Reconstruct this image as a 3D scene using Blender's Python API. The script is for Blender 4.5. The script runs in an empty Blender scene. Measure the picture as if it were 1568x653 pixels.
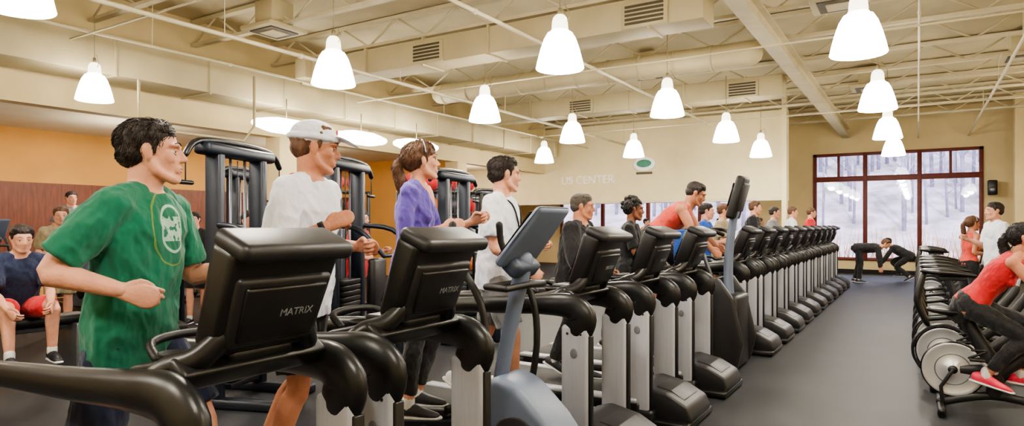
import bpy, bmesh, math, random
from mathutils import Vector, Matrix, noise
random.seed(4)
V=Vector
rad=math.radians
def lin(r,g,b):
    f=lambda c:(c/255/12.92) if c/255<=.04045 else ((c/255+.055)/1.055)**2.4
    return (f(r),f(g),f(b),1)
# ------------------------------------------------------------------ materials
def mat(name,col,rough=.5,metal=0,var=.12,scale=8,bump=0,bscale=60,emit=0,stretch=None,dist=.01):
    m=bpy.data.materials.new(name); m.use_nodes=True
    nt=m.node_tree; n=nt.nodes; b=n['Principled BSDF']
    c=lin(*col)
    tc=n.new('ShaderNodeTexCoord'); mp=n.new('ShaderNodeMapping')
    if stretch: mp.inputs['Scale'].default_value=stretch
    nt.links.new(tc.outputs['Object'],mp.inputs['Vector'])
    nz=n.new('ShaderNodeTexNoise'); nz.inputs['Scale'].default_value=scale; nz.inputs['Detail'].default_value=4
    nt.links.new(mp.outputs[0],nz.inputs['Vector'])
    cr=n.new('ShaderNodeValToRGB')
    cr.color_ramp.elements[0].position=.3; cr.color_ramp.elements[1].position=.7
    cr.color_ramp.elements[0].color=(c[0]*(1-var),c[1]*(1-var),c[2]*(1-var),1)
    cr.color_ramp.elements[1].color=(min(1,c[0]*(1+var)),min(1,c[1]*(1+var)),min(1,c[2]*(1+var)),1)
    nt.links.new(nz.outputs['Fac'],cr.inputs['Fac']); nt.links.new(cr.outputs['Color'],b.inputs['Base Color'])
    b.inputs['Roughness'].default_value=rough; b.inputs['Metallic'].default_value=metal
    if bump:
        n2=n.new('ShaderNodeTexNoise'); n2.inputs['Scale'].default_value=bscale
        nt.links.new(mp.outputs[0],n2.inputs['Vector'])
        bp=n.new('ShaderNodeBump'); bp.inputs['Strength'].default_value=bump; bp.inputs['Distance'].default_value=dist
        nt.links.new(n2.outputs['Fac'],bp.inputs['Height']); nt.links.new(bp.outputs[0],b.inputs['Normal'])
    return m
def cloth(name,col,var=.08):
    m=mat(name,col,.88,0,var,7,.55,13,dist=.05,stretch=(1,1.3,.75))
    b=m.node_tree.nodes['Principled BSDF']; b.inputs['Sheen Weight'].default_value=.15
    return m
BLACK=mat('black_plastic',(20,20,22),.36,0,.2,5)
BLACK2=mat('black_satin_shell',(32,32,35),.44,0,.12,5)
RUB=mat('rubber_grip',(17,17,18),.5,0,.2,30,.15,200)
SILV=mat('brushed_silver',(172,175,184),.42,.2,.05,4,stretch=(30,30,1))
WHEEL=mat('polished_wheel',(206,208,214),.3,.6,.08,3)
DKSILV=mat('grey_metal',(112,116,124),.35,.6,.1,6)
SCREEN=mat('console_glass',(10,12,16),.08,0,.1,3)
BELT=mat('running_belt',(20,20,21),.7,0,.2,40)
LOGO=mat('logo_grey',(116,118,122),.4,0,.05)
SLATE=mat('slate_blue_plastic',(98,109,130),.45,0,.08,4)
SLATE2=mat('slate_dark_plastic',(60,69,86),.45,0,.08,4)
FRAME=mat('machine_frame_paint',(30,36,48),.4,.3,.1,5)
CREAM=mat('cream_wall_paint',(212,194,150),.8,0,.05,2,.08,90)
CREAML=mat('bulkhead_paint',(232,219,178),.8,0,.04,2,.08,90)
TRIMW=mat('soffit_paint',(226,216,190),.8,0,.05,2)
ORANGE=mat('orange_wall_paint',(216,164,94),.75,0,.08,1.2,.1,80)
WOODP=mat('brown_wall_panel',(120,66,46),.5,0,.25,3,stretch=(1,8,1))
CEIL=mat('ceiling_paint',(196,184,152),.85,0,.12,1.2,.1,30)
JOIST=mat('joist_paint',(206,195,164),.7,0,.08,3)
DUCT=mat('duct_paint',(190,178,144),.6,.1,.14,1.2)
PIPE=mat('pipe_paint',(214,204,174),.5,0,.05,3)
VENT=mat('vent_dark',(84,76,60),.6,0,.1,5)
STEM=mat('lamp_stem_paint',(160,148,118),.5,0,.1,5)
REDF=mat('window_frame_redbrown',(104,40,30),.5,0,.12,6)
DUMB=mat('white_sign_paint',(254,254,252),.5,0,.02)
GREEN_L=mat('logo_green',(70,140,120),.5,0,.1)
SKIN=mat('skin_light',(208,154,130),.5,0,.13,11,.2,90)
SKIN2=mat('skin_tan',(184,128,102),.5,0,.13,11,.2,90)
SKIN3=mat('skin_brown',(128,84,64),.5,0,.1,9)
for m_ in (SKIN,SKIN2,SKIN3):
    bb=m_.node_tree.nodes['Principled BSDF']; bb.inputs['Subsurface Weight'].default_value=.15; bb.inputs['Subsurface Radius'].default_value=(.02,.008,.004); bb.inputs['Subsurface Scale'].default_value=.5; bb.inputs['Specular IOR Level'].default_value=.35
LIP=mat('lips',(178,112,102),.45,0,.05)
EYEW=mat('eye_white',(216,210,204),.25,0,.02)
EYED=mat('eye_iris',(40,28,20),.15,0,.05)
HDARK=mat('hair_dark_brown',(36,26,22),.6,0,.5,60,.9,120,stretch=(1,1,.25))
HBRN=mat('hair_brown',(92,62,42),.55,0,.5,50,.9,120,stretch=(1,1,.2))
HBLK=mat('hair_black',(20,17,17),.55,0,.3,60,.9,90)
HGRY=mat('hair_greying',(76,68,62),.6,0,.4,60,.9,120)
WHITE=cloth('cloth_white',(224,228,240),.04)
PURP=cloth('cloth_purple',(94,78,166))
BLKC=cloth('cloth_black',(24,24,28),.15)
NAVY=cloth('cloth_navy',(26,36,66),.12)
REDC=cloth('cloth_red',(190,38,46))
CORAL=cloth('cloth_coral',(204,76,66))
GREYC=cloth('cloth_grey',(120,120,124))
KHAKI=cloth('cloth_khaki',(150,138,110))
BLUEC=cloth('cloth_blue',(40,84,170))
SHOEW=mat('shoe_white',(214,214,214),.5,0,.1,20)
SHOED=mat('shoe_dark',(40,40,46),.5,0,.2,20)
SHOEP=mat('shoe_pink',(222,60,90),.5,0,.15,20)
def emis(name,col,st):
    m=bpy.data.materials.new(name); m.use_nodes=True; nt=m.node_tree
    b=nt.nodes['Principled BSDF']; b.inputs['Base Color'].default_value=lin(*col)
    b.inputs['Emission Color'].default_value=lin(*col); b.inputs['Emission Strength'].default_value=st
    return m
GLOW=emis('lamp_glass_glow',(255,249,238),9)
GLOW2=emis('lamp_housing_lit',(250,242,222),2)
def shirt_print():
    m=cloth('cloth_green_print',(20,104,80),.12)
    nt=m.node_tree;n=nt.nodes;b=n['Principled BSDF']
    base=b.inputs['Base Color'].links[0].from_socket
    tc=n.new('ShaderNodeTexCoord'); s=n.new('ShaderNodeSeparateXYZ'); nt.links.new(tc.outputs['Object'],s.inputs[0])
    def mth(op,a,bv):
        q=n.new('ShaderNodeMath'); q.operation=op
        for i,x in enumerate((a,bv)):
            if isinstance(x,(int,float)): q.inputs[i].default_value=x
            else: nt.links.new(x,q.inputs[i])
        return q.outputs[0]
    dy=mth('SUBTRACT',s.outputs[1],-.005); dz=mth('SUBTRACT',s.outputs[2],1.25)
    dz=mth('MULTIPLY',dz,.74)
    d=mth('SQRT',mth('ADD',mth('MULTIPLY',dy,dy),mth('MULTIPLY',dz,dz)),0)
    front=mth('GREATER_THAN',s.outputs[0],.02)
    disc=mth('LESS_THAN',d,.068)
    ring=mth('MULTIPLY',mth('GREATER_THAN',d,.099),mth('LESS_THAN',d,.104))
    w=n.new('ShaderNodeTexNoise'); w.inputs['Scale'].default_value=42; nt.links.new(tc.outputs['Object'],w.inputs['Vector'])
    rim=mth('GREATER_THAN',d,.06)
    ink=mth('MULTIPLY',mth('MULTIPLY',disc,front),mth('ADD',mth('MULTIPLY',mth('LESS_THAN',mth('ABSOLUTE',dz,0),.034),mth('GREATER_THAN',w.outputs['Fac'],.45)),rim))
    ink=mth('MULTIPLY',mth('MINIMUM',ink,1),.7)
    mx=n.new('ShaderNodeMix'); mx.data_type='RGBA'; nt.links.new(ink,mx.inputs[0]); nt.links.new(base,mx.inputs[6]); mx.inputs[7].default_value=lin(180,210,192)
    mx2=n.new('ShaderNodeMix'); mx2.data_type='RGBA'; nt.links.new(mth('MULTIPLY',mth('MULTIPLY',ring,front),.6),mx2.inputs[0]); nt.links.new(mx.outputs[2],mx2.inputs[6]); mx2.inputs[7].default_value=lin(140,150,60)
    nt.links.new(mx2.outputs[2],b.inputs['Base Color'])
    return m
GREENP=shirt_print()
# ------------------------------------------------------------------ mesh builder
class MB:
    def __init__(s): s.v=[];s.f=[];s.m=[];s.flat=[]
    def add(s,vs,fs,mi=0,flat=False):
        o=len(s.v); s.v+= [tuple(x) for x in vs]
        for f in fs:
            s.f.append([i+o for i in f]); s.m.append(mi); s.flat.append(flat)
    def bm(s,b,mi=0,flat=False,M=None):
        b.verts.index_update()
        s.add([(M@v.co if M else v.co) for v in b.verts],[[v.index for v in f.verts] for f in b.faces],mi,flat); b.free()
    def box(s,c,size,mi=0,bev=0,M=None,top=None,seg=2):
        """top=(sx,sy) scale of the top face"""
        b=bmesh.new(); bmesh.ops.create_cube(b,size=1)
        for v in b.verts:
            k=(1,1)
            if top and v.co.z>0: k=top
            v.co=V((v.co.x*size[0]*k[0],v.co.y*size[1]*k[1],v.co.z*size[2]))
        if bev: bmesh.ops.bevel(b,geom=b.edges[:],offset=bev,segments=seg,profile=.5,affect='EDGES')
        T=Matrix.Translation(c)
        s.bm(b,mi,not bev,(T@M) if M else T)
    def prism(s,prof,y0,y1,mi=0,bev=0,k=1.0,seg=2):
        b=bmesh.new()
        a=[b.verts.new((p[0],y0,p[1])) for p in prof]; c=[b.verts.new((p[0],y1,p[1])) for p in prof]
        n=len(prof); b.faces.new(a); b.faces.new(c[::-1])
        for i in range(n): b.faces.new((a[i],c[i],c[(i+1)%n],a[(i+1)%n]))
        bmesh.ops.recalc_face_normals(b,faces=b.faces[:])
        if bev: bmesh.ops.bevel(b,geom=b.edges[:],offset=bev,segments=seg,profile=.5,affect='EDGES')
        s.bm(b,mi,not bev)
    def ell(s,c,r,mi=0,M=None,u=16,w=10):
        b=bmesh.new(); bmesh.ops.create_uvsphere(b,u_segments=u,v_segments=w,radius=1)
        for v in b.verts: v.co=V((v.co.x*r[0],v.co.y*r[1],v.co.z*r[2]))
        T=Matrix.Translation(c)
        s.bm(b,mi,False,(T@M) if M else T)
    def tube(s,pts,rs,mi=0,n=12,ref=None,cap='round',sub=4,flat=False):
        pts=[V(p) for p in pts]
        rs=[(r,r) if isinstance(r,(int,float)) else r for r in (rs if isinstance(rs,list) else [rs]*len(pts))]
        P=[];R=[]
        if len(pts)>2 and sub>1:
            for i in range(len(pts)-1):
                p0=pts[max(i-1,0)];p1=pts[i];p2=pts[i+1];p3=pts[min(i+2,len(pts)-1)]
                for j in range(sub):
                    t=j/sub
                    P.append(.5*((2*p1)+(p2-p0)*t+(2*p0-5*p1+4*p2-p3)*t*t+(3*p1-p0-3*p2+p3)*t**3))
                    R.append(tuple(rs[i][k]*(1-t)+rs[i+1][k]*t for k in (0,1)))
            P.append(pts[-1]);R.append(rs[-1])
        else: P=pts;R=rs
        N=len(P); T=[]
        for i in range(N):
            d=P[min(i+1,N-1)]-P[max(i-1,0)]
            T.append(d.normalized() if d.length>1e-9 else V((0,0,1)))
        if cap=='round':
            a=max(R[0]);b=max(R[-1]); 
            pre=[(P[0]-T[0]*a*q,(R[0][0]*w,R[0][1]*w)) for q,w in ((.95,.25),(.8,.6),(.45,.89))]
            post=[(P[-1]+T[-1]*b*q,(R[-1][0]*w,R[-1][1]*w)) for q,w in ((.45,.89),(.8,.6),(.95,.25))]
            P=[x[0] for x in pre]+P+[x[0] for x in post]; R=[x[1] for x in pre]+R+[x[1] for x in post]
            T=[T[0]]*3+T+[T[-1]]*3; N=len(P)
        vs=[];side=None
        for i in range(N):
            t=T[i]
            if ref is not None: sd=V(ref)
            else:
                sd=side if side is not None else (V((0,1,0)) if abs(t.y)<.9 else V((1,0,0)))
            sd=(sd-t*sd.dot(t))
            if sd.length<1e-6: sd=t.orthogonal()
            sd.normalize(); side=sd; up=t.cross(sd)
            for k in range(n):
                a=2*math.pi*k/n
                vs.append(P[i]+sd*math.cos(a)*R[i][0]+up*math.sin(a)*R[i][1])
        fs=[[i*n+k,i*n+(k+1)%n,(i+1)*n+(k+1)%n,(i+1)*n+k] for i in range(N-1) for k in range(n)]
        fs+=[list(range(n))[::-1],[(N-1)*n+k for k in range(n)]]
        s.add(vs,fs,mi,flat)
    def lathe(s,prof,c,mi=0,n=28,axis='z',closed=False):
        vs=[];fs=[]
        for r,h in prof:
            for k in range(n):
                a=2*math.pi*k/n; x,y=r*math.cos(a),r*math.sin(a)
                vs.append(V(c)+(V((x,y,h)) if axis=='z' else V((x,h,y)) if axis=='y' else V((h,x,y))))
        for i in range(len(prof)-1):
            for k in range(n): fs.append([i*n+k,i*n+(k+1)%n,(i+1)*n+(k+1)%n,(i+1)*n+k])
        s.add(vs,fs,mi)
    def text(s,txt,size,origin,ax,ay,ext=.003,mi=0):
        cu=bpy.data.curves.new('t','FONT'); cu.body=txt; cu.size=size; cu.extrude=ext; cu.align_x='CENTER'; cu.align_y='CENTER'
        o=bpy.data.objects.new('t',cu); bpy.context.collection.objects.link(o)
        dg=bpy.context.evaluated_depsgraph_get(); me=bpy.data.meshes.new_from_object(o.evaluated_get(dg))
        ax=V(ax).normalized();ay=V(ay).normalized();az=ax.cross(ay)
        s.add([V(origin)+ax*v.co.x+ay*v.co.y+az*v.co.z for v in me.vertices],[list(p.vertices) for p in me.polygons],mi,True)
        bpy.data.objects.remove(o); bpy.data.meshes.remove(me)
    def addmesh(s,me,mi=0,fn=None):
        s.add([v.co for v in me.vertices],[list(p.vertices) for p in me.polygons],mi)
    def mesh(s,name='m',mats=(),recalc=True):
        me=bpy.data.meshes.new(name); me.from_pydata(s.v,[],s.f)
        for m in mats: me.materials.append(m)
        me.polygons.foreach_set('material_index',s.m)
        me.polygons.foreach_set('use_smooth',[not x for x in s.flat])
        if recalc:
            b=bmesh.new(); b.from_mesh(me); bmesh.ops.recalc_face_normals(b,faces=b.faces[:]); b.to_mesh(me); b.free()
        me.update(); return me
    def obj(s,name,mats,loc=(0,0,0),rot=0,parent=None,recalc=True):
        o=bpy.data.objects.new(name,s.mesh(name,mats,recalc)); bpy.context.collection.objects.link(o)
        o.location=loc; o.rotation_euler=(0,0,rot)
        if parent: o.parent=parent
        return o
def inst(name,me,loc,rot=0,sc=1):
    o=bpy.data.objects.new(name,me); bpy.context.collection.objects.link(o); o.location=loc; o.rotation_euler=(0,0,rot); o.scale=(sc,)*3
    return o
def fuse(mb,vox,sm=2,wr=0,wsc=9):
    me=mb.mesh(); o=bpy.data.objects.new('tmp',me); bpy.context.collection.objects.link(o)
    r=o.modifiers.new('r','REMESH'); r.mode='VOXEL'; r.voxel_size=vox
    if sm:
        q=o.modifiers.new('s','SMOOTH'); q.factor=.5; q.iterations=sm
    dg=bpy.context.evaluated_depsgraph_get(); m2=bpy.data.meshes.new_from_object(o.evaluated_get(dg))
    bpy.data.objects.remove(o); bpy.data.meshes.remove(me)
    if wr:
        nn=[v.normal.copy() for v in m2.vertices]
        for v,nv in zip(m2.vertices,nn):
            p=v.co; q=V((p.x*wsc,p.y*wsc,p.z*wsc*.8+p.x*5+p.y*3))
            k=noise.noise(q)+.6*(1-2*abs(noise.noise(q*1.7)))-.2
            v.co=p+nv*wr*k
    return m2
# ------------------------------------------------------------------ people
def hand(mb,w,d,nrm,side,curl,s=1):
    d=d.normalized(); nrm=(nrm-d*nrm.dot(d)).normalized()
    th=d.cross(nrm) if side<0 else nrm.cross(d)   # side -1 = right hand
    mb.tube([w-d*.02,w+d*.03,w+d*.075,w+d*.09],[(.026,.02),(.034,.017),(.041,.015),(.039,.012)],ref=th,n=12,sub=3)
    Ls=(.072,.08,.074,.058)
    for i in range(4):
        b=w+d*(.086-.003*abs(i-1)-(.006 if i==3 else 0))+th*(.031-.0205*i)
        q=[w+d*.05+th*(.022-.015*i),b]; a=0
        for j,fr in enumerate((.45,.3,.25)):
            a+=rad(curl*(.8 if j==0 else 1)+i*2)
            b=b+(d*math.cos(a)+nrm*math.sin(a)+th*(.06-.04*i)*(1 if curl<40 else 0))*Ls[i]*fr; q.append(b)
        mb.tube(q,[.010,.0098,.009,.0082,.0072],n=8,sub=2)
    t0=w+d*.015+th*.022; c=min(1,curl/60)
    mb.tube([t0,t0+d*.03+th*.02+nrm*.006,t0+d*.058+th*(.028-.014*c)+nrm*(.014+.016*c),t0+d*.08+th*(.026-.034*c)+nrm*(.02+.022*c)],[.015,.013,.0105,.0085],n=8,sub=2)
def person(name,loc,yaw=0,H=1.75,lean=5,head=(0,0),R=((-.3,-.2,-.9),(.9,.1,-.1),45),L=((.1,.2,-.95),(.9,-.1,.2),45),
           RL=((.3,0,-1),(.02,0,-1),0),LL=((-.15,0,-1),(-.4,0,-1),25),female=False,skin=SKIN,top=WHITE,sleeve='short',
           bottom=BLKC,blen='shorts',hair=HDARK,style='short',shoe=SHOED,vox=.013,pelvis_z=None,detail=False,vneck=False,
           build=1.0,cap=None,watch=False,strap=False,loose=.022):
    s=H/1.75
    emp=bpy.data.objects.new(name,None); bpy.context.collection.objects.link(emp)
    emp.location=loc; emp.rotation_euler=(0,0,rad(yaw)); emp.scale=(s,s,s); emp.empty_display_size=.2
    a=rad(lean); u=V((math.sin(a),0,math.cos(a))); l=V((0,1,0)); fw=V((math.cos(a),0,-math.sin(a)))
    P0=V((0,0,.95))
    legs=[]
    for sd,q in ((-1,RL),(1,LL)):
        hp=P0+l*sd*.09-V((0,0,.03)); kn=hp+V(q[0]).normalized()*.42; an=kn+V(q[1]).normalized()*.41
        p=rad(q[2]); fd=V((math.cos(p),0,-math.sin(p))); dn=V((-math.sin(p),0,-math.cos(p)))
        legs.append((hp,kn,an,fd,dn))
    low=min(min((x[2]+x[4]*.09).z,(x[2]+x[4]*.085+x[3]*.17).z) for x in legs)
    dz=-low if pelvis_z is None else (pelvis_z/s-P0.z)
    off=V((0,0,dz)); P0=P0+off
    legs=[(x[0]+off,x[1]+off,x[2]+off,x[3],x[4]) for x in legs]
    sw=(.168 if female else .192)*build
    arms=[]
    for sd,q in ((-1,R),(1,L)):
        S=P0+u*.448+l*sd*(sw-.015); E=S+V(q[0]).normalized()*.285; W=E+V(q[1]).normalized()*.25
        arms.append((sd,S,E,W,q[2]))
    if female: rings=[(-.10,.10,.09),(-.04,.168,.118),(.03,.165,.115),(.13,.122,.09),(.2,.125,.092),(.29,.142,.108),(.37,.15,.108),(.43,.145,.088),(.475,.105,.07),(.505,.055,.05)]
    else: rings=[(-.10,.10,.09),(-.04,.16,.115),(.03,.16,.115),(.12,.148,.106),(.2,.152,.11),(.29,.168,.12),(.37,.178,.12),(.435,.168,.1),(.485,.118,.076),(.52,.065,.06)]
    rings=[(h,w*build,d*build) for h,w,d in rings]
    nb=P0+u*.49
    hd_dir=(V((0,0,1))*.6+u*.4).normalized() if lean<40 else (V((0,0,1))*.45+u*.55).normalized()
    HC=nb+hd_dir*(.168 if not female else .165)+V((.022,0,0))
    hs=1.04
    HM=Matrix.Translation(HC)@Matrix.Rotation(rad(head[1]),4,'Z')@Matrix.Rotation(rad(head[0]),4,'Y')@Matrix.Scale(hs,4)
    HR=HM.to_3x3().to_4x4()
    B=MB()
    B.tube([P0+u*h for h,_,_ in rings],[(w,d) for _,w,d in rings],ref=l,n=20,sub=2)
    ar=.86 if female else 1.0
    for sd,S,E,W,cu in arms:
        k=ar*build
        B.ell(S,(.06*k,)*3,u=12,w=8)
        m1=S.lerp(E,.45); m2=E.lerp(W,.3)
        B.tube([S,m1,E,m2,W],[.052*k,.05*k,.038*k,.042*k,.026*k],n=12,sub=3)
        B.tube([nb+u*.05+l*sd*.02,nb-u*.0+l*sd*.09,S],[.035,.042,.045],n=10,sub=2)
    lr=.97 if female else 1
    for hp,kn,an,fd,dn in legs:
        B.tube([hp,hp.lerp(kn,.4),kn,kn.lerp(an,.32)-fd*.012,an],[.088*lr,.078*lr,.053*lr,.057*lr,.036*lr],n=14,sub=3)
        B.tube([an-fd*.03+dn*.03,an+fd*.05+dn*.05],[.035,.03],n=8)
    nr=.049 if female else .06*min(build,1.1)
    B.tube([P0+u*.43,nb,HM@V((-.022,0,-.05))],[nr*1.3,nr*1.03,nr*.98],n=14,sub=3)
    hw=.95 if female else 1
    def he(c,r): B.ell(HM@V(c),(r[0],r[1]*hw,r[2]),M=HR,u=18,w=12)
    def ht(ps,rs,n=8): B.tube([HM@V(p) for p in ps],rs,n=n,sub=2)
    he((-.014,0,.032),(.098,.076,.082)); he((.03,0,-.026),(.059,.058,.08))
    for y in (-1,1):
        ht([(-.005,y*.053,-.03),(.018,y*.05,-.068),(.066,y*.016,-.098)],[.02,.02,.019])
        he((.058,y*.042,-.02),(.022,.018,.024)); he((-.004,y*.079,-.004),(.017,.007,.031)); he((-.012,y*.084,.006),(.011,.006,.02))
        ht([(.07,y*.05,.024),(.086,y*.03,.026),(.087,y*.01,.022)],[.008,.009,.008])
    he((.074,0,-.098),(.018,.022,.016))
    ht([(.084,0,.02),(.094,0,-.002),(.106,0,-.024)],[.008,.0095,.012])
    for y in (-1,1): he((.094,y*.011,-.03),(.012,.008,.008))
    ht([(.082,-.02,-.057),(.089,0,-.055),(.082,.02,-.057)],[.006,.009,.006]); ht([(.082,-.018,-.068),(.087,0,-.07),(.082,.018,-.068)],[.006,.009,.006])
    bmsh=fuse(B,vox,2)
    F=MB(); F.addmesh(bmsh,0); bpy.data.meshes.remove(bmsh)
    for sd,S,E,W,cu in arms:
        Hn=MB(); hand(Hn,W,(W-E),l*(-sd)+V((0,0,-.25)),sd,cu)
        if detail:
            hm=fuse(Hn,.0035,1); F.addmesh(hm,0); bpy.data.meshes.remove(hm)
        else: F.add(Hn.v,Hn.f,0)
    for y in (-1,1):
        F.ell(HM@V((.0655,y*.031*hw,.002)),(.0135,.0135,.0085),1,M=HR,u=12,w=8)
        F.ell(HM@V((.0747,y*.0315*hw,.002)),(.0056,.0056,.0056),2,M=HR,u=10,w=8)
        F.tube([HM@V((.077,y*.047*hw,.005)),HM@V((.0820,y*.031*hw,.009)),HM@V((.080,y*.017*hw,.005))],[.002,.0036,.002],0 if not female else 4,n=6,sub=3)
        F.tube([HM@V((.076,y*.045*hw,-.004)),HM@V((.0795,y*.031*hw,-.0075)),HM@V((.079,y*.019*hw,-.004))],[.0015,.003,.0015],0,n=6,sub=3)
        F.tube([HM@V((.079,y*.050*hw,.030)),HM@V((.0915,y*.034*hw,.0345)),HM@V((.0945,y*.014*hw,.029))],[.0015,.003,.0022],4,n=6,sub=3)
    F.tube([HM@V((.084,-.02,-.0575)),HM@V((.0942,0,-.0565)),HM@V((.084,.02,-.0575))],[.002,.0045,.002],3,n=6,sub=3)
    F.tube([HM@V((.084,-.017,-.067)),HM@V((.0925,0,-.068)),HM@V((.084,.017,-.067))],[.002,.005,.002],3,n=6,sub=3)
    F.obj('body',[skin,EYEW,EYED,LIP,hair],parent=emp)
    if top:
        C=MB(); inf=.014 if sleeve!='none' else .009
        lo=0 if (sleeve=='none' or female) else loose
        hem=-.13 if sleeve!='none' else -.03
        ringt=[(hem,rings[1][1]+inf+.004+lo*.5,rings[1][2]+inf+.006)]
        for i,(h,w,d) in enumerate(rings[2:8]): ringt.append((h,w+inf+(lo if i<3 else lo*.4),d+inf+(lo*.6 if i<3 else 0)))
        ringt+=[(.48,rings[8][1]+.016,rings[8][2]+.016),(.508,.078 if not female else .07,.072)]
        C.tube([P0+u*h for h,_,_ in ringt],[(w,d) for _,w,d in ringt],ref=l,n=22,sub=2,cap='flat')
        if female:
            for y in (-1,1): C.ell(P0+u*.315+l*y*.062+fw*.072,(.055,.06,.058),u=14,w=10)
        if sleeve!='none':
            for sd,S,E,W,cu in arms:
                k=ar*build
                C.ell(S,(.073*k,)*3,u=12,w=8)
                C.tube([nb+u*.015+l*sd*.045,nb-u*.004+l*sd*.1,S],[.045,.055,.06],n=10,sub=2)
                if sleeve=='short': C.tube([S,S.lerp(E,.4),S.lerp(E,.8)],[.07*k,.074*k,.074*k],n=14,cap='flat')
                elif sleeve=='three': C.tube([S,S.lerp(E,.5),E,E.lerp(W,.45)],[.064*k,.06*k,.05*k,.05*k],n=14,cap='flat')
                else: C.tube([S,S.lerp(E,.5),E,E.lerp(W,.5),E.lerp(W,.97)],[.068*k,.066*k,.058*k,.055*k,.04*k],n=14,cap='flat')
        else:
            for sd,S,E,W,cu in arms: C.tube([P0+u*.38+l*sd*(sw-.06),P0+u*.47+l*sd*(sw-.085),P0+u*.5+l*sd*.06],[.035,.05,.04],n=8,sub=2)
        cm=fuse(C,max(.0065,vox*.9),3,.011 if sleeve!='none' else .004)
        G=MB(); G.addmesh(cm,0); bpy.data.meshes.remove(cm)
        if vneck:
            for i,f in enumerate(G.f):
                c=V((0,0,0))
                for k in f: c+=V(G.v[k])
                c/=len(f); q=c-P0; h=q.dot(u)
                if q.dot(fw)>0 and h>.38 and abs(q.y)<(h-.38)*.6: G.m[i]=1
        G.obj('shirt',[top,skin],parent=emp)
    if bottom:
        C=MB()
        rr=[(h,w+.012,d+.012) for h,w,d in rings[0:3]]+[(.08,rings[3][1]+.014,rings[3][2]+.012)]
        C.tube([P0+u*h for h,_,_ in rr],[(w,d) for _,w,d in rr],ref=l,n=20,sub=2)
        for hp,kn,an,fd,dn in legs:
            if blen=='shorts': C.tube([hp,hp.lerp(kn,.4),hp.lerp(kn,.86)],[.102,.1,.096],n=16,cap='flat')
            elif blen=='tights': C.tube([hp,hp.lerp(kn,.4),kn,kn.lerp(an,.32)-fd*.01,kn.lerp(an,.85)],[.094,.084,.059,.061,.045],n=14,cap='flat')
            else: C.tube([hp,hp.lerp(kn,.4),kn,kn.lerp(an,.4),kn.lerp(an,.97)],[.1,.092,.074,.07,.062],n=14,cap='flat')
        cm=fuse(C,max(.008,vox),2,.007)
        G=MB(); G.addmesh(cm,0); bpy.data.meshes.remove(cm); G.obj('shorts' if blen=='shorts' else 'trousers',[bottom],parent=emp)
    G=MB()
    for hp,kn,an,fd,dn in legs:
        G.tube([an+dn*.035-fd*.05,an+dn*.03,an+dn*.048+fd*.08,an+dn*.062+fd*.165],[(.034,.043),(.038,.05),(.043,.034),(.036,.022)],0,ref=l,n=12)
        G.tube([an+dn*.076-fd*.065,an+dn*.076+fd*.05,an+dn*.076+fd*.18],[(.036,.013),(.043,.013),(.038,.013)],1,ref=l,n=12)
        G.tube([an-dn*.03,an+dn*.01],[.042,.042],1,n=10)
    G.obj('shoes',[shoe,SHOEW],parent=emp)
    G=MB()
    def ge(c,r): G.ell(HM@V(c),r,M=HR,u=20,w=14)
    ge((-.024,0,.046),(.098,.082*hw,.08)); ge((-.052,0,.002),(.064,.072*hw,.06)); ge((-.005,0,.07),(.083,.074*hw,.055))
    for y in (-1,1):
        G.tube([HM@V((.015,y*.070*hw,.06)),HM@V((.014,y*.0735*hw,.03)),HM@V((.016,y*.073*hw,.002))],[.02,.012,.006],n=8)
        if style=='short': G.tube([HM@V((.02,y*.06*hw,.085)),HM@V((.052,y*.042*hw,.09))],[.02,.012],n=8)
    if style=='short':
        ge((.016,0,.096),(.05,.05,.026))
    if style in('pony','long'):
        ge((.0,0,.06),(.088,.08,.07)); ge((-.04,0,.03),(.085,.088*hw,.085))
    hv=max(.005,vox*.55)
    if style=='pony':
        G.ell(HM@V((-.125,0,.02)),(.03,.03,.03))
        G.tube([HM@V((-.11,0,.03)),HM@V((-.15,0,-.02)),HM@V((-.135,.01,-.12)),HM@V((-.12,.01,-.23)),HM@V((-.125,.01,-.28))],[.022,.034,.038,.026,.008],n=12)
    if style=='long':
        for y in (-.05,0,.05): G.tube([HM@V((-.07,y,.03)),HM@V((-.09,y*1.1,-.08)),HM@V((-.08,y,-.2))],[.04,.04,.02],n=10)
    if style=='curly':
        rn=random.Random(3)
        for i in range(46):
            th=rn.uniform(0,6.28); ph=rn.uniform(-.5,1.4)
            G.ell(HM@V((-.03+.095*math.cos(ph)*math.cos(th),.088*math.cos(ph)*math.sin(th),.04+.09*math.sin(ph)) if math.cos(th)<.5 or ph>.75 else V((-.05,.05,.03))),(.026,)*3,u=8,w=6)
    hm=fuse(G,hv,2,.0028 if style!='curly' else .008,34)
    G=MB(); G.addmesh(hm,0)
    if detail and not cap:   # hair locks over the scalp
        rn=random.Random(11); R3=HM.to_3x3().normalized(); back=R3@V((-.8,0,-.35)); cen=HM@V((-.02,0,.03)); vv=hm.vertices
        for i in range(900):
            v=vv[rn.randrange(len(vv))]; p=v.co.copy(); nv=v.normal.copy(); q=HM.inverted()@p
            if q.z<-.09: bdir=R3@V((0,0,-1))
            elif q.x>.03 and q.z>.06: bdir=R3@V((.2,.9 if style=='short' else 0,.1-(.9 if style!='short' else 0)))
            elif abs(q.y)>.055: bdir=R3@V((-.35,0,-.9))
            else: bdir=back
            f=bdir-nv*bdir.dot(nv)
            if f.length<.05: continue
            f.normalize(); ln=rn.uniform(.014,.03)
            G.tube([p-f*ln*.3-nv*.001,p+f*ln*.4+nv*.0025,p+f*ln+nv*rn.uniform(-.001,.003)],[.0016,.0018,.0004],0,n=4,sub=1,cap='flat')
    bpy.data.meshes.remove(hm); G.obj('hair',[hair],parent=emp)
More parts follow.
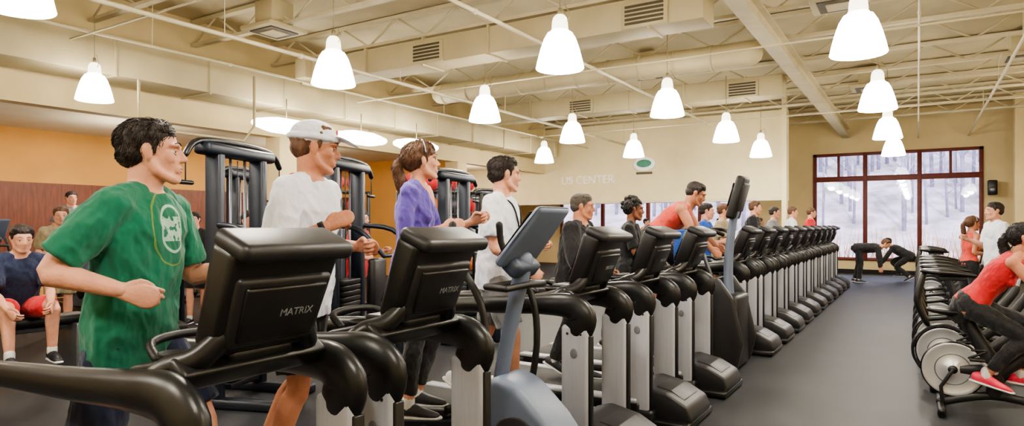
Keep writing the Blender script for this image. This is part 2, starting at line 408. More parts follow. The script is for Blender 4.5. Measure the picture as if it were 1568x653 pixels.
    if style=='pony':
        G=MB(); G.tube([HM@V((.012,math.sin(t)*.085,.025+math.cos(t)*.105)) for t in [i*.26-1.3 for i in range(11)]],[(.004,.008)]*11,n=8,sub=2,ref=V((1,0,0))); G.obj('headband',[WHITE],parent=emp)
    if cap:
        G=MB()
        ge((-.016,0,.058),(.106,.09,.074)); 
        G.tube([HM@V((-.016+.107*math.cos(t),.09*math.sin(t),.045)) for t in [i*math.pi/8 for i in range(17)]],[(.014)]*17,n=8,sub=1)
        G.tube([HM@V((.06,0,.062)),HM@V((.11,0,.056)),HM@V((.155,0,.042))],[(.075,.008),(.07,.007),(.045,.006)],ref=HR.to_3x3()@l,n=16)
        hm=fuse(G,.005,2); G=MB(); G.addmesh(hm); bpy.data.meshes.remove(hm)
        G.ell(HM@V((.084,0,.082)),(.006,.02,.016),1,M=HR)
        G.obj('baseball_cap',[cap,REDC],parent=emp)
    if watch:
        sd,S,E,W,cu=arms[0]; d=(W-E).normalized(); G=MB(); G.tube([W-d*.035,W-d*.01],[.033,.032],n=14,cap='flat'); G.obj('wristwatch',[BLKC],parent=emp)
    if strap:
        G=MB()
        for y in (-.06,.06): G.tube([P0+u*.51+l*y,P0+u*.46+l*y*1.2+fw*.1,P0+u*.34+l*y*.6+fw*.142,P0+u*.22+fw*.147],[.006]*4,n=6)
        G.obj('lanyard',[BLKC],parent=emp)
    return emp
# ------------------------------------------------------------------ room shell
XL,XR,YB,YF,ZC=-15.0,3.3,-3.0,23.0,5.0
def roombox(name,lo,hi,m):
    b=MB(); c=[(lo[i]+hi[i])/2 for i in range(3)]; b.box(c,[hi[i]-lo[i] for i in range(3)],0); return b.obj(name,[m])
FLOOR=mat('rubber_floor',(34,36,41),.55,0,.18,1.5,.2,140)
roombox('floor',(XL,YB,-.1),(XR,YF,0),FLOOR)
roombox('ceiling',(XL,YB,ZC),(XR,YF,ZC+.15),CEIL)
roombox('wall_right',(XR,YB,0),(XR+.15,YF,ZC),CREAM)
roombox('wall_back',(XL,YB-.15,0),(XR,YB,ZC),CREAM)
roombox('wall_left',(XL-.15,YB,0),(XL,YF,ZC),ORANGE)
b=MB(); b.box((XL+.02,8,1.5),(.04,21,1.7),0); b.obj('wall_left_panelling',[WOODP])
def wall_far():
    b=MB(); y=YF+.1
    def seg(x0,x1,z0,z1): b.box(((x0+x1)/2,y,(z0+z1)/2),(x1-x0,.2,z1-z0),0)
    seg(XL,-12,0,ZC); seg(-12,-4.6,0,.9); seg(-12,-4.6,2.6,ZC); seg(-4.6,-2.85,0,ZC)
    seg(-2.85,1.6,0,.4); seg(-2.85,1.6,3.76,ZC); seg(1.6,XR,0,ZC); b.obj('wall_far',[CREAM])
wall_far()
GLASS=bpy.data.materials.new('window_glass'); GLASS.use_nodes=True; nt=GLASS.node_tree; nt.nodes.clear()
o=nt.nodes.new('ShaderNodeOutputMaterial');mx=nt.nodes.new('ShaderNodeMixShader');t=nt.nodes.new('ShaderNodeBsdfTransparent');g=nt.nodes.new('ShaderNodeBsdfGlossy')
g.inputs['Roughness'].default_value=.02; t.inputs['Color'].default_value=(.95,.97,1,1)
fr=nt.nodes.new('ShaderNodeFresnel'); fr.inputs['IOR'].default_value=1.5
nt.links.new(fr.outputs[0],mx.inputs[0]); nt.links.new(t.outputs[0],mx.inputs[1]);nt.links.new(g.outputs[0],mx.inputs[2]);nt.links.new(mx.outputs[0],o.inputs[0])
def window(name,x0,x1,z0,z1,vs,tr,vtop):
    b=MB(); y=YF
    def bar(xa,xb,za,zb,d=.12): b.box(((xa+xb)/2,y,(za+zb)/2),(xb-xa,d,zb-za),0,.008)
    bar(x0,x1,z0,z0+.09);bar(x0,x1,z1-.09,z1);bar(x0,x0+.1,z0,z1);bar(x1-.1,x1,z0,z1)
    for v in vs: bar(v-.06,v+.06,z0,z1,.14)
    if tr: bar(x0,x1,tr-.08,tr+.08,.13)
    for v in vtop: bar(v-.035,v+.035,tr,z1,.11)
    b.box(((x0+x1)/2,y+.03,(z0+z1)/2),(x1-x0-.02,.012,z1-z0-.02),1)
    b.obj(name,[REDF,GLASS])
window('window_1',-2.85,1.6,.4,3.76,[-1.38,.05],2.95,[-2.12,.82])
window('window_2',-12,-4.6,.9,2.6,[-10.2,-8.4,-6.5],None,[])
b=MB(); b.box((XR-.01,10,.06),(.02,26,.12),0); b.obj('baseboard_right',[BLKC])
b=MB(); b.box((.2,YF-.015,.06),(6,.03,.12),0); b.obj('baseboard_far',[BLKC])
b=MB(); b.box((-9,19.1,3.45),(12,.25,2.4),0); b.box((-9,19.08,2.21),(12.0,.32,.07),1); b.obj('wall_bulkhead',[CREAML,TRIMW])
b=MB(); b.text('US CENTER',.36,(-8.95,18.96,2.93),(1,0,0),(0,0,1),.02,0); b.obj('wall_sign_letters',[DUMB])
b=MB(); b.ell((-7.05,18.95,3.35),(.36,.03,.22),0); b.ell((-7.05,18.93,3.37),(.24,.03,.12),1); b.box((-7.05,18.95,3.08),(.5,.03,.07),2); b.obj('wall_logo_emblem',[DUMB,GREEN_L,VENT])
b=MB(); b.box((-3.05,18.9,2.5),(.12,.25,5),0); b.box((-3.05,18.9,.12),(.16,.29,.24),0); b.obj('trim_1',[CREAML])
roombox('ceiling_low',(XL,YB,3.42),(-10.6,YF,3.5),TRIMW)
roombox('wall_header',(-10.75,YB,3.2),(-10.5,19,ZC),CREAM)
for i,(cx,cy) in enumerate([(-10.6,3.1),(-10.6,8.5),(-10.6,14.2),(2.35,21.4)]):
    b=MB(); b.box((cx,cy,1.6 if cx<0 else 2.5),(.42,.42,3.2 if cx<0 else 5),0,.01); b.box((cx,cy,.07),(.46,.46,.14),1); b.obj('column',[CREAM,BLKC])
roombox('wall_partition',(-15,14.6,0),(-10.8,14.8,3.42),ORANGE)
# ducts
b=MB(); b.box((-9.95,7.6,3.87),(.75,21,.52),0,.01)
for i in range(15): b.box((-9.95,-2.4+i*1.45,3.87),(.8,.04,.57),0,.005)
b.obj('main_air_duct',[DUCT])
for j,(yy,z0) in enumerate([(8.35,4.24),(13.9,4.24)]):
    b=MB(); b.box((-5.9,yy,z0+.03),(7.3,.5,.4),0,.01)
    for i in range(6): b.box((-9.2+i*1.25,yy,z0+.03),(.04,.55,.45),0,.005)
    for vx in (-6.6,-3.0):
        b.box((vx,yy-.27,z0),(.62,.05,.34),0,.01)
        for k in range(5): b.box((vx,yy-.30,z0-.11+k*.055),(.52,.02,.03),1)
    b.box((-9.42,yy,4.32),(.28,.8,.36),0,.02)
    b.obj('branch_air_duct',[DUCT,VENT])
b=MB()
b.tube([(-8.6,11.0,4.28),(-5,11.0,4.28),(-2.3,11.0,4.28)],[.2,.2,.2],n=20,sub=1)
for i in range(10): b.tube([(-8.5+i*.62,11,4.28),(-8.46+i*.62,11,4.28)],[.215,.215],n=20,sub=1,cap='flat')
b.obj('round_air_duct',[DUCT])
b=MB()   # square diffusers between the joists
for vx,vy in ((-.9,9.8),(-4.5,6.1),(-8.4,6.6),(1.9,9.8),(-4.6,12.5),(1.6,14.6),(-.9,16.2)):
    b.box((vx,vy,4.5),(.7,.7,.06),0,.01); b.box((vx,vy,4.47),(.5,.5,.03),1); b.box((vx,vy,4.455),(.3,.3,.03),0); b.box((vx,vy,4.72),(.4,.4,.4),0,.01)
b.obj('ceiling_air_diffuser',[DUCT,VENT])
b=MB()
y=-1.5
while y<22.8:
    x0,x1=-10.5,3.3
    b.box(((x0+x1)/2,y,4.95),(x1-x0,.12,.06),0); b.box(((x0+x1)/2,y,4.56),(x1-x0,.1,.05),0)
    n=22; st=(x1-x0)/n
    for i in range(n):
        xa=x0+i*st; za,zb=(4.56,4.95) if i%2==0 else (4.95,4.56)
        b.tube([(xa,y,za),(xa+st,y,zb)],[.018,.018],0,n=6,cap='flat')
    y+=1.62
b.obj('ceiling_joist',[JOIST])
b=MB()
for gx in (-1.9,):
    b.box((gx,10,4.52),(.2,26,.03),0); b.box((gx,10,4.25),(.22,26,.035),0); b.box((gx,10,4.38),(.03,26,.26),0)
b.obj('ceiling_girder',[JOIST])
b=MB()
for px,pz,r in ((-7.3,3.86,.028),(-4.35,3.98,.026),(0.02,4.1,.016),(1.25,4.1,.022),(-8.9,3.95,.02)):
    ye=18.9 if px<-3.2 else 22.9
    b.tube([(px,-2.9,pz),(px,ye,pz)],[r,r],0,n=10,cap='flat')
    yy=-1.5
    while yy<ye: b.tube([(px,yy+.02,pz),(px,yy+.02,4.53)],[.006,.006],0,n=5,cap='flat'); b.tube([(px,yy+1.2-.03,pz),(px,yy+1.2+.03,pz)],[r*1.35]*2,0,n=10,cap='flat'); yy+=3.24
for py in (4.2,9.35,15.6): b.tube([(-9.4,py,3.93),(3.2,py,3.93)],[.014,.014],0,n=8,cap='flat')
b.tube([(-9.15,4.95,3.5),(-9.15,4.95,2.85),(-9.15,6.6,2.85),(-9.15,6.8,3.1),(-9.15,6.8,3.9)],[.022]*5,1,n=8,sub=1)
b.obj('sprinkler_pipe',[PIPE,DUCT])
# ------------------------------------------------------------------ pendant lamps
L=MB()
L.lathe([(0,.58),(.05,.58),(.075,.55),(.085,.51),(.09,.43),(.1,.41)],(0,0,0),1)
L.lathe([(.09,.41),(.128,.385),(.168,.315),(.204,.21),(.233,.1),(.255,0),(.248,0),(.225,.1),(.196,.2),(.16,.3),(.12,.36),(0,.38)],(0,0,0),0,n=36)
L.lathe([(.255,.012),(.263,.006),(.255,-.004)],(0,0,0),0)
for k in range(36):
    a=k*math.pi/18; L.tube([(math.cos(a)*r,math.sin(a)*r,z) for r,z in ((.131,.385),(.172,.315),(.208,.21),(.237,.1),(.258,.005))],[.004]*5,0,n=4,sub=1,cap='flat')
L.tube([(0,0,.58),(0,0,1.33)],[.006,.006],2,n=8,cap='flat')
L.tube([(0,0,.58),(0,0,.66)],[.03,.02],2,n=10,cap='flat')
L.tube([(.085,0,.5),(.13,0,.57),(.05,0,.7)],[.005]*3,2,n=6,sub=1)
lme=L.mesh('pendant_lamp',[GLOW,GLOW2,STEM])
lamps=[(-.5,y) for y in (-.1,3.6,7.32,10.99,14.75,18.4)]+[(-3.3,y) for y in (-1.0,2.65,6.3,9.88,13.55,17.0)]+[(-6,y) for y in (-1,2.3,5.57,8.82,12.0,15.4)]+[(2.3,y) for y in (1.8,5.6,16.5)]
for x,y in lamps:
    o=inst('pendant_lamp',lme,(x,y,3.2))
    ld=bpy.data.lights.new('lamp_bulb','POINT'); ld.energy=66; ld.color=(1,.94,.84); ld.shadow_soft_size=.13
    lo=bpy.data.objects.new('bulb',ld); bpy.context.collection.objects.link(lo); lo.parent=o; lo.location=(0,0,-.02)
L=MB(); L.tube([(0,-.42,0),(0,-.2,0),(0,.2,0),(0,.42,0)],[(.14,.07),(.2,.11),(.2,.11),(.14,.07)],0,ref=(1,0,0),n=16,sub=3); L.tube([(0,0,.05),(0,0,.4)],[.008,.008],1,n=8,cap='flat')
ome=L.mesh('oval_lamp',[GLOW,STEM])
for x,y in ((-9.35,7.6),(-9.35,9.4),(-9.2,10.9)): 
    inst('oval_pendant_lamp',ome,(x,y,3.22),0,1.2)
for x,y in ((-12.4,2.5),(-12.4,6.5),(-12.4,10.5),(-12.4,17),(-7.5,21),(-8.6,15.5)):
    o=inst('drum_ceiling_lamp',lme,(x,y,2.82 if x<-12 else 3.2),0,1.0 if x>-12 else .44)
    ld=bpy.data.lights.new('lamp_bulb','POINT'); ld.energy=75; ld.color=(1,.9,.76); ld.shadow_soft_size=.15
    lo=bpy.data.objects.new('bulb',ld); bpy.context.collection.objects.link(lo); lo.parent=o; lo.location=(0,0,-.1)
inst('pendant_lamp',lme,(-9.3,4.45,3.16),0,.86)
# ------------------------------------------------------------------ treadmill
def treadmill():
    b=MB()
    b.box((-.83,0,.115),(1.7,.70,.13),0,.02)
    b.box((-.83,0,.187),(1.62,.50,.02),2,.005)
    for y in (-1,1):
        b.box((-.83,y*.315,.19),(1.66,.1,.035),1,.012)
        b.box((-1.66,y*.3,.1),(.12,.12,.15),0,.03)
        b.tube([(-1.5,y*.3,.03),(-1.46,y*.3,.03)],[.03,.03],0,n=10)
        b.box((0,y*.3,.48),(.185,.076,.82),1,.024,seg=3)
        b.box((.094,y*.3,.46),(.02,.05,.74),0,.006)
        b.box((0,y*.3,.07),(.25,.1,.13),0,.025)
        b.ell((.0,y*.340,.72),(.024,.004,.03),3)
        for zz in (.838,): b.ell((-.045,y*.340,zz),(.008,.004,.008),0); b.ell((.045,y*.340,zz),(.008,.004,.008),0)
        b.tube([(-1.3,y*.30,.935),(-.95,y*.30,.955),(-.6,y*.30,.975),(-.25,y*.30,1.0),(-.05,y*.30,1.0),(.03,y*.30,.94),(.015,y*.30,.872)],
               [(.038,.044),(.043,.05),(.046,.056),(.048,.064),(.05,.08),(.05,.1),(.044,.098)],0,ref=(0,1,0),n=20,sub=5)
        b.tube([(-.9,y*.30,.985),(-.55,y*.30,1.015)],[(.02,.02),(.026,.022)],4,ref=(0,1,0),n=10)
        b.tube([(-.18,y*.27,1.03),(-.13,y*.24,1.07),(-.06,y*.2,1.1),(-.02,y*.15,1.16)],[.042,.044,.04,.035],0,n=12)
    b.prism([(-.12,.04),(.37,.04),(.39,.09),(.35,.17),(.2,.25),(.0,.29),(-.12,.25)],-.25,.25,5,.022,seg=3)
    b.prism([(.08,.262),(.2,.24),(.31,.185),(.3,.2),(.2,.258),(.09,.278)],-.16,.16,5,.003)
    b.box((.05,0,.035),(.66,.64,.05),0,.012)
    b.prism([(-.36,.985),(-.08,1.0),(-.02,1.06),(-.09,1.11),(-.32,1.06),(-.38,1.02)],-.27,.27,0,.018,seg=3)
    for y in (-.17,.17):
        b.lathe([(.045,-.0),(.05,.01),(.043,.012),(.038,-.02),(0,-.02)],(-.24,y,1.085),4,n=20)
    b.tube([(-.36,-.16,1.06),(-.44,-.13,1.1),(-.47,0,1.11),(-.44,.13,1.1),(-.36,.16,1.06)],[.016]*5,4,n=10)
    b.box((-.22,0,1.09),(.14,.18,.04),5,.012)
    q=22
    Ry=Matrix.Rotation(rad(q),4,'Y'); ax=V((math.cos(rad(q)),0,-math.sin(rad(q)))); az=V((math.sin(rad(q)),0,math.cos(rad(q))))
    C=V((-.012,.005,1.275))
    def cb(lx,lz,size,mi,bev,top=None,y=0,seg=2): b.box(C+ax*lx+az*lz+V((0,y,0)),size,mi,bev,Ry,top=top,seg=seg)
    cb(0,0,(.11,.385,.36),0,.03,(1.2,1.08),seg=3)
    cb(.03,.19,(.17,.425,.06),5,.025,seg=3)
    cb(.055,-.02,(.05,.335,.24),5,.02,(1,1.08),seg=3)
    cb(.082,-.02,(.02,.285,.185),0,.009,(1,1.08))
    cb(-.01,-.19,(.13,.25,.07),0,.025)
    cb(-.068,.03,(.012,.33,.22),6,.004)
    cb(-.075,-.11,(.02,.31,.05),4,.006)
    b.text('MATRIX',.036,C+ax*.0925+az*-.02+V((0,.05,0)),(0,1,0),az,.0012,3)
    return b.mesh('treadmill',[BLACK,SILV,BELT,LOGO,RUB,BLACK2,SCREEN])
TM=treadmill()
PX=-1.77
TY=[1.37,2.18,3.9,4.95,6.02,8.15,9.1,10.05,11.0,11.95,12.9,13.85,14.8,15.75,16.7,17.6]
for y in TY: inst('treadmill',TM,(PX,y,0))
# ------------------------------------------------------------------ elliptical trainer
def elliptical():
    b=MB()
    b.prism([(-.35,.06),(.42,.06),(.44,.14),(.36,.3),(.2,.5),(.02,.66),(-.12,.7),(-.22,.6),(-.3,.35)],-.15,.15,0,.05,seg=4)
    b.lathe([(0,-.155),(.13,-.158),(.15,-.145),(.15,.145),(.13,.158),(0,.155)],(.02,0,.36),1,n=28,axis='y')
    b.box((.2,0,.04),(.5,.56,.06),1,.02); b.box((-1.35,0,.04),(.12,.6,.06),1,.02)
    b.box((-.7,0,.07),(1.3,.1,.06),2,.015)
    for y in (-1,1):
        b.tube([(-1.3,y*.17,.17),(-.7,y*.17,.17),(-.3,y*.17,.2)],[.022]*3,2,n=10)
        b.tube([(-1.2,y*.17,.2+.03*y),(-.2,y*.17,.34+.04*y)],[.024,.024],2,n=10)
        b.box((-.8,y*.17,.31+.03*y),(.38,.15,.045),1,.018); b.box((-.62,y*.17,.35+.03*y),(.03,.15,.05),1,.01)
        b.tube([(-.15,y*.25,.4),(-.08,y*.26,.8),(-.12,y*.26,1.1),(-.3,y*.25,1.35),(-.32,y*.23,1.5)],[.02,.02,.02,.019,.022],1,n=10)
        b.tube([(-.12,y*.16,.38),(-.15,y*.26,.4)],[.02,.02],2,n=8)
    b.tube([(-.17,0,.6),(-.12,0,.85),(-.06,0,1.1),(-.01,0,1.3)],[(.05,.04),(.045,.04),(.045,.045),(.06,.045)],0,ref=(0,1,0),n=14)
    Ry=Matrix.Rotation(rad(40),4,'Y')
    b.box((.05,0,1.44),(.055,.36,.40),0,.024,Ry,top=(.7,.94),seg=3)
    b.box((.017,0,1.455),(.01,.29,.30),3,.003,Ry)
    b.box((-.03,0,1.28),(.12,.24,.1),4,.03,Ry)
    b.tube([(.0,-.2,1.17),(-.15,-.16,1.17),(-.2,0,1.16),(-.15,.16,1.17),(.0,.2,1.17),(.03,0,1.18),(.0,-.2,1.17)],[.018]*7,1,n=8)
    return b.mesh('elliptical_trainer',[SLATE,RUB,DKSILV,SCREEN,SLATE2])
EL=elliptical()
inst('elliptical_trainer',EL,(PX-.03,3.04,0))
# ------------------------------------------------------------------ stair climber
def stairs():
    b=MB()
    for i,(x,z) in enumerate([(-.95,.24),(-.72,.42),(-.49,.6)]):
        b.box((x,0,z),(.25,.5,.04),1,.01); b.box((x+.11,0,z-.09),(.02,.5,.16),4)
    for y in (-1,1):
        b.prism([(-1.1,.03),(.2,.03),(.26,.3),(.16,.75),(.02,.95),(-.2,.9),(-.55,.64),(-1.12,.16)],y*.3-.04,y*.3+.04,5,.02,seg=3)
        b.tube([(-.95,y*.31,.9),(-.7,y*.33,1.25),(-.4,y*.33,1.42),(-.1,y*.3,1.45),(.02,y*.16,1.4)],[.022]*5,1,n=10)
        b.tube([(-.4,y*.33,1.42),(-.2,y*.31,.85)],[.022,.022],2,n=10)
    b.box((.05,0,.4),(.3,.52,.75),5,.04)
    b.tube([(.05,0,.7),(.04,0,1.1),(.08,0,1.5),(.11,0,1.62)],[(.11,.05),(.08,.045),(.07,.04),(.08,.04)],0,ref=(0,1,0),n=14)
    Ry=Matrix.Rotation(rad(15),4,'Y')
    b.box((.14,0,1.79),(.09,.34,.46),1,.03,Ry,top=(1,.85),seg=3); b.box((.09,0,1.82),(.012,.25,.25),3,.003,Ry); b.box((.19,0,1.79),(.02,.26,.3),5,.008,Ry)
    return b.mesh('stair_climber',[SLATE,RUB,DKSILV,SCREEN,SLATE2,BLACK2])
SC=stairs()
inst('stair_climber',SC,(PX+.02,7.12,0))
b=MB(); b.box((0,0,0),(.22,.03,.34),0,.012); b.box((0,.02,-.18),(.2,.02,.12),0,.008); b.obj('blue_towel',[BLUEC],(PX-.3,6.74,1.28))
# ------------------------------------------------------------------ spin bike (faces +x, flywheel at the rear)
def bike(ds=0):
    b=MB()
    b.tube([(.12,-.27,.05),(.12,.27,.05)],[.028,.028],0,n=10); b.tube([(1.08,-.24,.05),(1.08,.24,.05)],[.028,.028],0,n=10)
    for x in (.12,1.08):
        for y in (-.25,.25): b.tube([(x,y,.02),(x,y,.04)],[.03,.03],0,n=8)
    b.tube([(.12,0,.07),(.45,0,.16),(.8,0,.12),(1.08,0,.07)],[(.03,.035)]*4,1,n=10,ref=(0,1,0))
    b.tube([(.47,0,.18),(.47,0,.38),(.36,0,.6),(.31,0,.72)],[(.045,.055),(.055,.06),(.04,.05),(.035,.04)],1,n=12,ref=(0,1,0))
    b.tube([(.5,0,.34),(.7,0,.52),(.86,0,.74),(.9,0,.82)],[(.04,.05),(.035,.045),(.033,.04),(.03,.035)],1,n=12,ref=(0,1,0))
    b.tube([(.2,0,.34),(.45,0,.36)],[(.03,.04),(.05,.06)],1,n=10,ref=(0,1,0))
    b.tube([(.31,0,.7),(.26,0,.84+ds)],[.017,.017],1,n=10)
    b.tube([(.9,0,.8),(.95,0,1.06)],[.018,.018],2,n=10)
    b.box((.27,0,.85+ds),(.22,.04,.035),1,.006)
    b.tube([(.1,0,.91+ds),(.18,0,.905+ds),(.29,0,.9+ds),(.39,0,.885+ds),(.44,0,.88+ds)],[(.085,.03),(.115,.04),(.08,.032),(.028,.022),(.018,.015)],0,n=14,ref=(0,1,0))
    if ds>0:
        b.tube([(.06,0,.62),(.0,0,.8),(.04,0,1.02)],[(.07,.03),(.08,.035),(.06,.03)],0,n=10,ref=(0,1,0)); b.tube([(.3,0,.66),(.06,0,.62)],[.02,.02],0,n=8)
    b.box((.95,0,1.07),(.2,.05,.035),0,.01)
    for y in (-1,1):
        b.tube([(.95,0,1.09),(.96,y*.13,1.1),(.97,y*.2,1.11),(1.08,y*.21,1.14),(1.16,y*.17,1.18)],[.016,.016,.017,.017,.018],0,n=10)
        b.tube([(.47,y*.02,.36),(.47,y*.1,.36)],[.02,.02],2,n=8)
        b.tube([(.47,y*.1,.36),(.47+.12*y,y*.11,.36-.1*y)],[.014,.014],2,n=8)
        b.box((.47+.12*y,y*.17,.36-.1*y),(.1,.09,.025),0,.008)
        b.tube([(.47+.17*y,y*.17,.37-.1*y),(.53+.12*y,y*.17,.43-.1*y),(.44+.12*y,y*.17,.43-.1*y)],[.01]*3,0,n=6)
    b.tube([(.95,0,1.1),(.98,0,1.18)],[.02,.02],0,n=8); b.box((1.0,0,1.21),(.02,.13,.09),0,.01,Matrix.Rotation(rad(30),4,'Y'))
    for sg in (-1,1):
        b.lathe([(0,sg*.034),(.045,sg*.034),(.055,sg*.026),(.12,sg*.019),(.19,sg*.02),(.2,sg*.024),(.212,sg*.02)],(.2,0,.34),2,n=48,axis='y')
        b.lathe([(.118,sg*.0205),(.122,sg*.0225),(.126,sg*.0205)],(.2,0,.34),3,n=40,axis='y')
    b.lathe([(.212,-.02),(.222,-.012),(.222,.012),(.212,.02)],(.2,0,.34),0,n=48,axis='y')
    for sg in (-1,1): b.lathe([(.0,sg*.042),(.03,sg*.042),(.036,sg*.03)],(.2,0,.34),0,n=16,axis='y')
    for sg in (-1,1): b.tube([(.2,sg*.05,.34),(.12,sg*.05,.2),(.13,sg*.04,.07)],[.014]*3,1,n=8,sub=1)
    if ds>0: b.tube([(.2+.24*math.cos(t),0,.34+.24*math.sin(t)) for t in [rad(q) for q in range(20,240,20)]],[(.055,.014)]*11,0,n=10,ref=(0,1,0),sub=2)
    b.lathe([(0,.045),(.11,.045),(.12,.06),(.11,.075),(0,.075)],(.47,0,.36),0,n=28,axis='y')
    b.prism([(.2,.28),(.5,.25),(.58,.36),(.5,.48),(.2,.4)],.05,.085,0,.012)
    return b.mesh('spin_bike',[BLACK,BLACK2,WHEEL,DKSILV])
SB=bike(.16); SB0=bike(-.1)
BY=[7.2,8.0,8.8,9.6,10.4,13.3,14.1,14.9]
inst('spin_bike',SB0,(.04,6.34,0))
for y in BY: inst('spin_bike',SB,(.0,y,0))
# ------------------------------------------------------------------ strength machines
def cable():
    b=MB()
    for x in (-.3,.3):
        b.box((x,0,1.05),(.09,.14,2.1),0,.02)
        b.box((x,0,.04),(.12,1.1,.08),0,.02)
    b.box((0,0,2.12),(.95,.16,.1),0,.03)
    b.tube([(-.65,0,2.05),(-.5,0,2.17),(0,0,2.2),(.5,0,2.17),(.65,0,2.05)],[.026]*5,1,n=10)
    for x in (-.65,.65):
        b.tube([(x,0,2.05),(x,.0,1.85)],[.006,.006],1,n=6); b.tube([(x-.07,0,1.83),(x+.07,0,1.83)],[.018,.018],1,n=8)
    for i in range(14): b.box((0,0,.15+i*.058),(.4,.16,.05),1,.006)
    for x in (-.1,.1): b.tube([(x,0,.1),(x,0,2.1)],[.012,.012],2,n=8,cap='flat')
    b.tube([(0,0,.95),(0,0,2.05)],[.006,.006],1,n=6)
    b.box((0,.12,1.1),(.5,.02,.8),3,.005)
    b.box((0,-.62,.48),(.36,.42,.09),1,.03); b.box((0,-.36,.86),(.32,.08,.6),1,.03); b.tube([(0,-.6,.44),(0,-.6,.06)],[.04,.05],0,n=10)
    b.tube([(0,-.6,.44),(0,0,.3)],[.035,.035],0,n=10)
    for x in (-1,1): b.tube([(x*.3,0,1.5),(x*.42,-.35,1.45),(x*.4,-.6,1.2)],[.028,.028,.024],0,n=10); b.tube([(x*.4,-.6,1.2),(x*.28,-.62,1.2)],[.02,.02],1,n=8)
    return b.mesh('cable_weight_machine',[FRAME,BLACK,DKSILV,SLATE2])
CM=cable()
for x,y,r in ((-5.0,3.55,-70),(-5.1,4.9,-70),(-5.1,6.8,-80),(-7.2,5.2,-60),(-6.8,8.8,-90),(-7.2,10.8,-90),(-8.9,12.6,-80)):
    inst('cable_weight_machine',CM,(x,y,0),rad(r+180))
def rack():
    b=MB()
    for x in (-.6,.6):
        for y in (-.2,.2): b.box((x,y,1.0),(.05,.05,2.0),0,.01)
    for z in (.3,.75,1.2,1.65,2.0): b.box((0,0,z),(1.25,.45,.03),0,.008)
    for k,z in enumerate((.3,.75,1.2,1.65,2.0)):
        for i in range(4): b.ell((-.45+i*.3,0,z+.15),(.135,.135,.13),1+(i+k)%3 if k!=4 else 1)
    return b.mesh('medicine_ball_rack',[BLACK,REDC,mat('ball_orange',(200,110,44),.5),mat('ball_grey',(60,60,66),.5)])
RK=rack()
inst('medicine_ball_rack',RK,(-6.2,7.9,0),rad(60)); inst('medicine_ball_rack',RK,(-7.6,6.9,0),rad(60))
b=MB(); b.lathe([(0,.0),(.14,.01),(.16,.06),(.16,1.0),(.13,1.06),(0,1.07)],(0,0,.55),0,n=24); b.lathe([(0,.4),(.1,.4),(.14,.3),(.3,.25),(.34,.1),(.34,.02),(0,.0)],(0,0,0),1,n=24); b.lathe([(0,.4),(.06,.42),(.06,.6),(0,.6)],(0,0,0),1,n=16); b.lathe([(.162,.2),(.166,.22),(.166,.3),(.162,.32)],(0,0,.9),1,n=24); b.obj('punching_bag',[REDC,BLACK],(-5.9,5.45,0))
def bench(sh=0):
    b=MB(); b.box((0,0,.46+sh),(1.2,.3,.08),0,.03); b.box((-.45,0,.22+sh/2),(.06,.4,.4+sh),1,.01); b.box((.45,0,.22+sh/2),(.06,.4,.4+sh),1,.01); b.box((0,0,.38+sh),(1.0,.07,.05),1,.01)
    for x in(-.45,.45): b.box((x,0,.03),(.08,.5,.05),1,.01)
    return b.mesh('weight_bench',[RUB,DKSILV])
BN=bench(); BN2=bench(.13)
inst('weight_bench',BN2,(-7.1,2.72,0),rad(90)); inst('weight_bench',BN,(-10,5.3,0),rad(20))
b=MB()
b.box((0,0,.45),(.5,.5,.1),0,.03); b.box((-.28,0,.85),(.1,.5,.8),0,.04,Matrix.Rotation(rad(-12),4,'Y'))
b.box((.1,0,.05),(1.5,.1,.08),1,.02); b.box((0,0,.25),(.1,.1,.36),1,.01)
for y in (-.3,.3): b.tube([(-.3,y,.06),(-.3,y,1.1),(.2,y,1.15),(.45,y,1.1)],[.03]*4,1,n=10,sub=3); b.tube([(.4,y,1.1),(.55,y,1.1)],[.022,.022],0,n=8)
b.box((-.3,0,.05),(.1,.7,.08),1,.02); b.box((.8,0,.05),(.1,.6,.08),1,.02)
for k in range(3): b.lathe([(0,-.02),(.2,-.02),(.22,0),(.2,.02),(0,.02)],(-.3,-.36-.05*k,.9),0,n=24,axis='y')
b.obj('chest_press_machine',[RUB,FRAME],(-6.6,3.75,0),rad(-20))
b=MB()
for z,xo in ((.35,0),(.65,.08),(.95,.16)): b.box((0,0,z),(2.2,.25,.04),0,.01)
for x in (-1.05,1.05): b.prism([(x-.03,0),(x+.03,0),(x+.03,1.0),(x-.03,1.0)],-.2,.2,0,.01)
for z in (.42,.72,1.02):
    for i in range(9):
        x=-.9+i*.22; b.tube([(x,-.14,z),(x,-.05,z)],[.055,.055],1,n=10,cap='flat'); b.tube([(x,.14,z),(x,.05,z)],[.055,.055],1,n=10,cap='flat'); b.tube([(x,-.1,z),(x,.1,z)],[.015,.015],2,n=6)
b.obj('dumbbell_rack',[FRAME,BLACK,DKSILV],(-9.8,6.9,0),rad(75))
for x,y,r in ((-12.3,4.4,0),(-12.3,5.8,0),(-12.3,7.2,0),(-12.0,10,0)): inst('elliptical_trainer',EL,(x,y,0),rad(r))
inst('stair_climber',SC,(-11.9,2.9,0),0)
b=MB(); b.box((0,0,0),(.22,.24,.42),0,.03); b.lathe([(.08,-.122),(.085,-.128),(.03,-.125),(0,-.13)],(0,0,-.06),1,n=20,axis='y'); b.tube([(0,.1,0),(0,.35,.05)],[.03,.03],0,n=8); b.obj('wall_speaker',[BLACK,DKSILV],(1.78,22.62,2.55))
b=MB(); b.ell((0,0,0),(.11,.11,.11),0); b.tube([(0,0,.2),(0,0,.0)],[.06,.07],0,n=14,cap='flat'); b.tube([(0,0,.2),(0,0,1.23)],[.01,.01],0,n=6); b.obj('security_camera_dome',[BLACK],(1.42,9.72,3.4))
